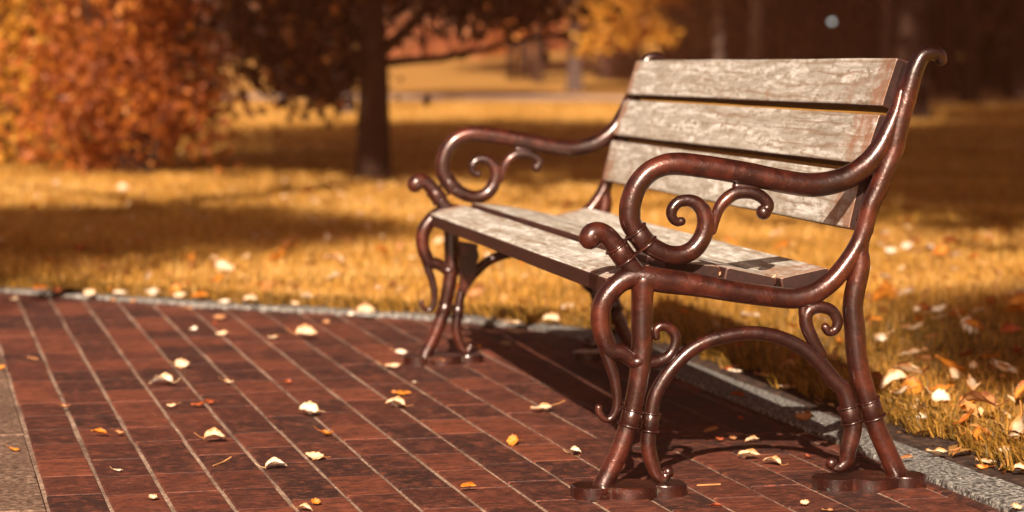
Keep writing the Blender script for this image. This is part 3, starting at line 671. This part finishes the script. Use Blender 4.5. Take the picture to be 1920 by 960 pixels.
 (1475, 726, 'roll', 'cream', 28, 0, 'flat cream sliver on the dark soil above the lit kerb stone'),
 (1384, 744, 'fold', 'russet', 30, .3, 'dark russet leaf on shaded bricks just inside the kerb'),
 (1388, 787, 'cup', 'russet', 22, .4, 'small dark russet leaf deep in the bench shadow under the arch'),
 (352, 579, 'boat', 'tan', 24, .1, 'tan leaf lying on the bricks just below the kerb'),
]
random.seed(21)
for (u, v, sh, c, wpx, tilt, lab) in PATH:
    g = on_z(u, v+wpx*.1, 0.0); sdv = kerb_sd(g[0], g[1])[0]
    z = .001 if sdv < 0 else (.012 if sdv < kw(g[0]) else .016)
    g = on_z(u, v+wpx*.1, z); dep = np.linalg.norm(g-CAM); size = wpx/F*dep/.048*(1.02 if sdv > -.03 else .98)
    flip = random.random() < .4; rz = math.atan2(GR[1], GR[0])+random.uniform(-.5, .5)+(math.pi if flip else 0); tl = min(1.25, tilt*1.1+.12)
    g = (g[0], g[1], g[2]+.015*size*math.sin(tl))
    leaf(g, sh, c, size, rz, -tl if flip else tl, random.uniform(-.15, .15), lab)
# tiny petals on the near seat rail
for (u, v, t_, lab) in ((1352, 508, .9, 'small dry yellow leaf tip stuck on the near seat rail'), (1455, 512, 1.1, 'yellow upright leaf scrap at the back of the near seat rail')):
    p = on_x(u, v+6, -.006); leaf(p, 'roll', 'cream', .42, random.uniform(0, 3), t_, .3, lab)
# leaves in the lawn
random.seed(5); cnt = 0
AD = {'cream': 'cream', 'white': 'whitish', 'orange': 'orange', 'tan': 'tan', 'russet': 'russet red'}
while cnt < 225:
    r_ = random.random()
    if r_ < .46: u = random.uniform(1600, 1990); v = 930-random.random()**.8*520
    elif r_ < .6: u = random.uniform(1180, 1640); v = random.uniform(385, 690)
    else: u = random.uniform(-60, 1180); v = random.uniform(345, 590)
    g = on_z(u, v, .055)
    if kerb_sd(g[0], g[1])[0] < kw(g[0])+sw(g[0])+.02: continue
    c = random.choices(['cream', 'white', 'orange', 'tan', 'russet'], [.34, .16, .26, .12, .12])[0]
    where = 'left of the bench' if u < 780 else ('right of the bench' if u > 1640 else 'behind the bench')
    leaf(g, random.choice(list(LSH)), c, random.uniform(1.0, 1.9), random.uniform(0, 6.3), random.uniform(-.9, .9), random.uniform(-.5, .5),
         '%s fallen leaf lying among the lawn grass %s' % (AD[c], where), '%s leaves in the lawn %s' % (AD[c], where)); cnt += 1
# uncountable scraps of dry leaf lying between the blades
nl = 5200; D = 4.6+17*rng.random(nl)**1.5; lat = (rng.random(nl)*2-1)*(.30*D+.4); x = CAM[0]+D*GF[0]+lat*GR[0]; y = CAM[1]+D*GF[1]+lat*GR[1]
sdl = kerb_sd(x, y); m_ = (sdl > kw(x)+.01) & (rng.random(nl) < np.where(sdl < .5, 1.0, .55)); x, y, D = x[m_], y[m_], D[m_]; nl = len(x)
zz_ = np.where(sdl[m_] > kw(x)+sw(x)+.04, .03+.035*rng.random(nl), .02); a1 = rng.random(nl)*6.283; s1 = .010+.022*rng.random(nl)**2; ti = rng.normal(0, .5, nl)
du = np.c_[np.cos(a1)*np.cos(ti), np.sin(a1)*np.cos(ti), np.sin(ti)]*s1[:, None]; dv = np.c_[-np.sin(a1), np.cos(a1), rng.normal(0, .4, nl)]*s1[:, None]*.55; c_ = np.c_[x, y, zz_]
V = np.stack([c_-du, c_+dv+[0, 0, .004], c_+du, c_-dv+[0, 0, .003]], 1); i = np.arange(nl)[:, None]*4
lm = mesh_np('leaf_litter', V.reshape(-1, 3), [i+np.array([[0, 1, 2]]), i+np.array([[0, 2, 3]])]); tn = rng.random(nl); face_attr(lm, 'tone', np.concatenate([tn, tn]))
tag(link('leaf_litter', lm, None, [M['litter']]), 'small scraps of dry leaves between the grass blades', 'leaf litter', kind='stuff')
def twig(pts, r, label):
    m = MB(); P = [on_z(u, v, z) for u, v, z in pts]; c = np.array(P[0]); m.tube(catmull(np.array(P)-c, 4), r, 6); o = m.build('twig', M['tan']); o.location = c; tag(o, label, 'twig')
twig([(400, 873, .002), (418, 866, .004), (433, 857, .012)], .0016, 'thin tan twig lying on bricks in the left foreground')
twig([(1308, 910, .003), (1330, 909, .003), (1350, 908, .003)], .0022, 'short dark twig on bricks right of the near front foot')

# ------------------------------------------------------------------ trees
def leaf_cloud(name, ells, n, size, mat, clumps=60, spread=.45, seed=0, droop=0.0, tone_pow=1.0):
    """leaf-sized folded diamonds in clumps inside ellipsoids [(cx,cy,cz,rx,ry,rz,weight)]"""
    g = np.random.default_rng(seed); W = np.array([e[6] for e in ells], float); W /= W.sum(); C = []
    idx = g.choice(len(ells), clumps, p=W)
    for q in idx:
        e = ells[q]; d = g.normal(size=3); d /= np.linalg.norm(d); r = g.random()**.45; C.append([e[0]+d[0]*e[3]*r, e[1]+d[1]*e[4]*r, e[2]+d[2]*e[5]*r])
    C = np.array(C); k = g.integers(0, clumps, n); sp = spread*(.6+.8*g.random(clumps))
    P = C[k]+g.normal(size=(n, 3))*sp[k][:, None]*np.array([1, 1, .75])
    if droop: P[:, 2] -= droop*g.random(n)**2
    a = g.normal(size=(n, 3)); a[:, 2] -= droop*1.5; a /= np.linalg.norm(a, axis=1)[:, None]; b = np.cross(a, g.normal(size=(n, 3))); b /= np.linalg.norm(b, axis=1)[:, None]
    nn_ = np.cross(a, b); s_ = size*(.6+.8*g.random(n))[:, None]
    V = np.stack([P-a*s_*.5, P+b*s_*.3+nn_*s_*.1, P+a*s_*.5, P-b*s_*.3+nn_*s_*.1], 1)
    i = np.arange(n)[:, None]*4; me = mesh_np(name, V.reshape(-1, 3), [i+np.array([[0, 1, 2]]), i+np.array([[0, 2, 3]])])
    ct = g.random(clumps); tn = np.clip(.5*ct[k]+.5*g.random(n), 0, 1)**tone_pow; face_attr(me, 'tone', np.concatenate([tn, tn])); me.materials.append(mat); return me
def trunk_mb(h, r, limbs=5, lean=(0, 0), seed=0, top=.35, flare=1.5):
    g = random.Random(seed); m = MB(); ks = [0, .04, .12, .3, .55, .8, 1.0]
    P = [(lean[0]*k*h+g.uniform(-.03, .03)*h*k*.4, lean[1]*k*h+g.uniform(-.03, .03)*h*k*.4, k*h-.05) for k in ks]
    C = catmull(np.array(P), 5); t = np.linspace(0, 1, len(C)); rad = r*(1-(1-top)*t)*(1+(flare-1)*np.exp(-t*22)); m.tube(C, rad, 12, cap=False)
    for q in range(limbs):
        t0 = g.uniform(.38, .92); b = C[int(t0*(len(C)-1))]; a = g.uniform(0, 6.283); L = h*g.uniform(.25, .42)
        E_ = [b, b+np.array([math.cos(a)*L*.4, math.sin(a)*L*.4, L*.25]), b+np.array([math.cos(a)*L*.8, math.sin(a)*L*.8, L*g.uniform(.3, .7)])]
        m.tube(catmull(np.array(E_), 4), np.linspace(r*.38, r*.1, 9), 7, cap=False)
    return m
def tree(name, loc, h, r, crown_me, bark, label, cat='tree', group=None, lean=(0, 0), seed=0, crown_loc=(0, 0, 0), cs=1.0, crz=0.0, limbs=5, extra=None, top=.35):
    root = empty(name, loc); tag(root, label, cat, group); m = trunk_mb(h, r, limbs, lean, seed, top)
    if extra:
        for P_, r_ in extra: m.tube(catmull(np.array(P_), 5), np.interp(np.linspace(0, 1, (len(P_)-1)*5+1), [0, 1], r_), 8)
    m.build('trunk', bark, root)
    if crown_me is not None:
        c = bpy.data.objects.new('crown', crown_me); COL.objects.link(c); c.parent = root; c.location = crown_loc; c.scale = (cs,)*3; c.rotation_euler = (0, 0, crz)
    return root
CR = {}
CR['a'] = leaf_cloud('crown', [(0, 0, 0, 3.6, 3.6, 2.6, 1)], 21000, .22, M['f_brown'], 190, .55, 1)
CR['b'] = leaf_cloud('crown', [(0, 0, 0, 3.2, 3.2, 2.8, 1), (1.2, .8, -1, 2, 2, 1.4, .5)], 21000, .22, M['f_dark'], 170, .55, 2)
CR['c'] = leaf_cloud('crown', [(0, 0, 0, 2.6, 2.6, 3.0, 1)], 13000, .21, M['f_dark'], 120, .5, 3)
# canopy trees standing outside the picture, whose shade lies over the lawn
SH = [  # depth, lateral, crown height, scale
 (10.0, -3.5, 8.6, 1.10, 'a', 'tall park tree standing left of the lawn, its shade on the grass'),
 (3.2, 3.9, 8.6, 1.15, 'b', 'broad tree right of the bench throwing shade across the lawn'),
 (12.0, 6.4, 8.8, 1.2, 'a', 'broad tree beyond the first one right of the bench'),
 (22.5, 8.2, 9.0, 1.25, 'b', 'wide tree on the right before the dark wood'),
 (-2.05, -6.2, 7.6, .46, 'c', 'slender tree left of the path near the viewer'),
 (-8.0, -6.0, 11.0, .19, 'c', 'thin young tree beside the slender tree left of the path'),
 (-7.0, 4.6, 8.0, .32, 'c', 'slender tree behind the viewer near the kerb'),
]
for i_, (D, lat, ch, sc_, key, lab) in enumerate(SH):
    dl, dd = {-3.5: (3.2, -2.9), -6.2: (2.25, 0), -6.0: (2.7, 0), 4.6: (-4.26, 0)}.get(lat, (0.0, 0.0)); lx_, ly_ = GR[0]*dl+GF[0]*dd, GR[1]*dl+GF[1]*dd   # these lean
    tree('park_tree', gpos(D, lat), ch, .17*(1 if sc_ > .6 else .5), CR[key], M['bark'], lab, 'tree', None, lean=(lx_/ch, ly_/ch), seed=i_+40, crown_loc=(lx_, ly_, ch), cs=sc_, crz=i_*1.3, limbs=5 if sc_ > .6 else 0)
# dark trunk in the middle distance with a low limb, and drooping twigs of leaves on its left
D1 = 16.6; b1 = np.array(gpos(D1, px_lat(700, D1)))
def rel(u, v, D, base): return tuple(at_depth(u, v, D)-base)
ext = [([rel(722, 118, D1, b1), rel(770, 113, D1, b1), rel(835, 108, D1-.1, b1), rel(905, 92, D1-.15, b1), rel(990, 74, D1-.2, b1), rel(1060, 60, D1-.2, b1)], (.034, .012)),
       ([rel(722, 90, D1, b1), rel(752, 66, D1, b1), rel(782, 36, D1, b1), rel(806, 0, D1+.1, b1), rel(820, -60, D1+.1, b1)], (.05, .02)),
       ([rel(790, 20, D1, b1), rel(794, 60, D1, b1), rel(792, 112, D1-.05, b1)], (.016, .012)),
       ([rel(690, 30, D1, b1), rel(620, 20, D1-.2, b1), rel(560, 50, D1-.3, b1), rel(510, 110, D1-.3, b1)], (.03, .006)),
       ([rel(690, -30, D1, b1), rel(880, -20, D1-.2, b1), rel(1000, 15, D1-.3, b1)], (.03, .006))]
k16 = D1/F
def ell(u, v, D, ru, rv, rd, w, base): p = at_depth(u, v, D)-base; return (p[0], p[1], p[2], rd, ru*D/F, rv*D/F, w)
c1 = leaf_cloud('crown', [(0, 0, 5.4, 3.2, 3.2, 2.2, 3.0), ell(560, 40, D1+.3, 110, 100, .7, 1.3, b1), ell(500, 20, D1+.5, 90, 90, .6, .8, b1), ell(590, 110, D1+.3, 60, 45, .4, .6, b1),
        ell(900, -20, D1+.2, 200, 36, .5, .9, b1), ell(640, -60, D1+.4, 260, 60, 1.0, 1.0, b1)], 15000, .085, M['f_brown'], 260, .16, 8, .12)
tree('dark_trunk_tree', tuple(b1), 6.0, .135, c1, M['bark'], 'dark trunked tree left of the bench with a low bare limb pointing right', 'tree', seed=3, lean=(0, .004), extra=ext, limbs=6)
c_ = bpy.data.objects.new('crown', CR['a']); COL.objects.link(c_); c_.parent = bpy.data.objects['dark_trunk_tree']; c_.location = (0, 0, 6.6); c_.scale = (1.1,)*3
# drooping orange shrub
D2 = 17.6; b2 = np.array(gpos(D2, px_lat(255, D2)))
def shrub(name, base, n, size, ells, mat, label, stems, seed, clumps=150, spread=.14, droop=.35, bark='bark'):
    root = empty(name, tuple(base)); tag(root, label, 'shrub'); g = random.Random(seed); m = MB()
    for q in range(stems):
        a = g.uniform(0, 6.283); rr = g.uniform(.2, .8); h = g.uniform(1.2, 2.6)
        P_ = [(math.cos(a)*.1, math.sin(a)*.1, -.02), (math.cos(a)*rr*.5, math.sin(a)*rr*.5, h*.6), (math.cos(a)*rr, math.sin(a)*rr, h), (math.cos(a)*rr*1.3, math.sin(a)*rr*1.3, h*.75)]
        m.tube(catmull(np.array(P_), 4), np.linspace(.018, .004, 13), 6)
    m.build('stem', M[bark], root)
    me = leaf_cloud('crown', ells, n, size, mat, clumps, spread, seed, droop); c = bpy.data.objects.new('crown', me); COL.objects.link(c); c.parent = root
    return root
shrub('drooping_shrub', b2, 9000, .075, [(0, 0, 1.5, .75, .72, 1.1, 1), (0, .25, .75, .6, .55, .62, .9), (0, -.25, .8, .55, .45, .6, .6)], M['f_orange'], 'large drooping orange brown shrub at the left edge of the lawn', 22, 5)
b3 = np.array(gpos(19.0, px_lat(20, 19.0)))
shrub('golden_shrub', b3, 6500, .08, [(0, 0, 1.2, .8, .75, 1.1, 1), (0, -.2, .8, .6, .7, .6, .6)], M['f_yellow'], 'pale golden orange shrub in the far left corner of the photo', 16, 6)
# grey trunk behind the dark one
D = 40; tree('grey_trunk_tree', gpos(D, px_lat(652, D)), 8, .125, CR['c'], M['greybark'], 'slim grey trunk just left of and behind the dark trunk', seed=9, crown_loc=(0, 0, 9.5), cs=.7, limbs=4)
# yellow tree in the middle
D = 58; b4 = np.array(gpos(D, px_lat(1077, D)))
cy = leaf_cloud('crown', [ell(1130, 20, D-.5, 70, 60, 1.0, 1, b4), ell(1215, 50, D-.5, 75, 50, 1.0, 1, b4), ell(1110, 75, D-.4, 45, 25, .8, .35, b4), ell(1180, -40, D, 130, 60, 1.4, 1, b4)], 2600, .22, M['f_yellow'], 60, .2, 12)
tree('yellow_tree', tuple(b4), 4.2, .24, cy, M['greybark'], 'yellow leaved tree with a grey trunk just left of the bench back', seed=12, limbs=5)
D = 66; b5 = np.array(gpos(D, px_lat(1008, D)))
cy2 = leaf_cloud('crown', [ell(985, -5, D, 60, 32, 1.0, 1, b5), ell(1000, 40, D, 40, 30, .8, .4, b5)], 900, .22, M['f_orange'], 30, .2, 13)
tree('amber_tree', tuple(b5), 3.6, .16, cy2, M['bark'], 'amber leaved tree with dark trunk left of the yellow tree', seed=14, limbs=4)
# far sunlit bushes
for i_, (u, v, ru, rv, D, mt, lab) in enumerate([(760, 70, 60, 60, 88, 'f_red', 'pinkish red bush glowing far behind right of the dark trunk'), (850, 60, 60, 60, 95, 'f_red', 'tall pale orange bush far behind between trunk and bench'),
      (925, 85, 50, 40, 98, 'f_orange', 'low orange bush far behind, left of the far dark trunks'), (560, 120, 90, 60, 96, 'f_orange', 'orange bush far behind, left of the grey trunk'), (1040, 80, 50, 60, 105, 'f_red', 'pale orange bush far behind between the dark trunks')]):
    b = np.array(gpos(D, px_lat(u, D))); hz = ru*D/F; vt = (125-v)*D/F+.8-b[2]
    shrub('autumn_bush', b, 2200, .22, [(0, 0, max(.6, vt*.6), hz, hz, max(.6, rv*D/F), 1)], M[mt], lab, 8, 30+i_, 50, .22, .2)
# far trunks
FT = [(958, 70, .14, 'slimmest far trunk in the row left of the yellow tree'), (985, 72, .22, 'left one of the two thick far dark trunks left of the yellow tree'), (1020, 76, .16, 'far dark trunk right of the two thick ones, left of the yellow tree'),
      (1138, 70, .34, 'thick dark trunk under the yellow leaves, left of the bench back'), (1168, 80, .2, 'far trunk showing right at the corner of the bench back'), (890, 104, .2, 'thin trunk among the far pale bushes'), (815, 100, .2, 'thin trunk behind the far red bush')]
for i_, (u, D, r_, lab) in enumerate(FT):
    tree('far_tree', gpos(D, px_lat(u, D)), 8, r_, CR['c'], M['bark'], lab, 'tree', None, seed=60+i_, crown_loc=(0, 0, 7.2), cs=1.1, crz=i_, limbs=4)
# big trunk right of the bench back, base hidden by the bench
D = 36; tree('broad_trunk_tree', gpos(D, px_lat(1708, D)), 8.5, .30, CR['b'], M['bark'], 'broad black trunk right behind the top of the bench post', seed=80, crown_loc=(0, -.6, 9), cs=1.15, limbs=6)
WT = [(1312, 62, .22), (1346, 55, .15), (1378, 66, .3), (1416, 50, .20), (1462, 60, .26), (1505, 70, .3), (1585, 58, .22), (1632, 66, .3), (1660, 48, .16), (1772, 56, .3), (1815, 47, .2), (1858, 62, .3), (1900, 52, .24), (1950, 58, .3), (1250, 74, .3), (2010, 50, .25)]
for i_, (u, D, r_) in enumerate(WT):
    pal = i_ in (3, 8, 1)
    tree('wood_tree', gpos(D, px_lat(u, D)), 9, r_, CR['bc'[i_ % 2]], M['greybark'] if pal else M['bark'], ('pale grey trunk' if pal else 'dark trunk')+' among the shaded wood behind the bench back', 'tree', ('pale' if pal else 'dark')+' trunks of the shaded wood', seed=90+i_, crown_loc=(0, 0, 8.4), cs=1.15, crz=i_*.9, limbs=4)
# the wood's undergrowth and far edge: one mass
E_ = []
for q in range(46):
    u = 1230+q*20; D = 66+8*math.sin(q*1.7)+random.uniform(0, 14); p = gpos(D, px_lat(u, D)); E_.append((p[0], p[1], p[2]+1.6, 2.2, 1.6, 2.2, 1))
for q in range(60):
    u = -300+q*42; D = 122+10*math.sin(q*2.1); p = gpos(D, px_lat(u, D)); E_.append((p[0], p[1], p[2]+2.2, 3, 3, 3.4, 1.5))
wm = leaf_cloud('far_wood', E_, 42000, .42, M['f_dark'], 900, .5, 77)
tag(link('far_wood', wm), 'dark undergrowth and far edge of the park wood', 'wood', kind='stuff')
# small park lamp seen between the trunks
D = 60; lp = empty('park_lamp', gpos(D, px_lat(1557, D))); tag(lp, 'small park lamp with a pale globe among the dark trunks', 'lamp')
zc = (125.4-40)*D/F+CAM[2]-float(terrain(D)); m = MB(); m.tube([(0, 0, -.05), (0, 0, zc*.5), (0, 0, zc-.05)], [.05, .03, .02], 10); m.ring((0, 0, .1), (0, 0, 1), .06, .03); m.build('pole', M['post'], lp)
m = MB(); m.ball((0, 0, zc), .06); m.build('globe', M['globe'], lp)
m = MB(); m.tube([(0, 0, zc+.055), (0, 0, zc+.10)], [.07, .02], 10); m.build('cap', M['post'], lp)

# ------------------------------------------------------------------ warm autumn air
hz = NT('warm_haze'); vol = hz.n.new('ShaderNodeVolumePrincipled'); vol.inputs['Color'].default_value = (1.0, .36, .17, 1); vol.inputs['Density'].default_value = .0017; vol.inputs['Anisotropy'].default_value = 0.0
hz.l(vol.outputs[0], hz.out.inputs[1])
x0, x1, y0, y1, z0, z1 = -60, 330, -150, 150, -1.2, 24
hm = mesh_np('haze', [(x, y, z) for z in (z0, z1) for y in (y0, y1) for x in (x0, x1)], [np.array([[0, 2, 3, 1], [4, 5, 7, 6], [0, 1, 5, 4], [2, 6, 7, 3], [0, 4, 6, 2], [1, 3, 7, 5]])])
if HAZE: tag(link('haze', hm, None, [hz.m]), 'thin warm autumn haze in the park air', 'haze', kind='stuff')
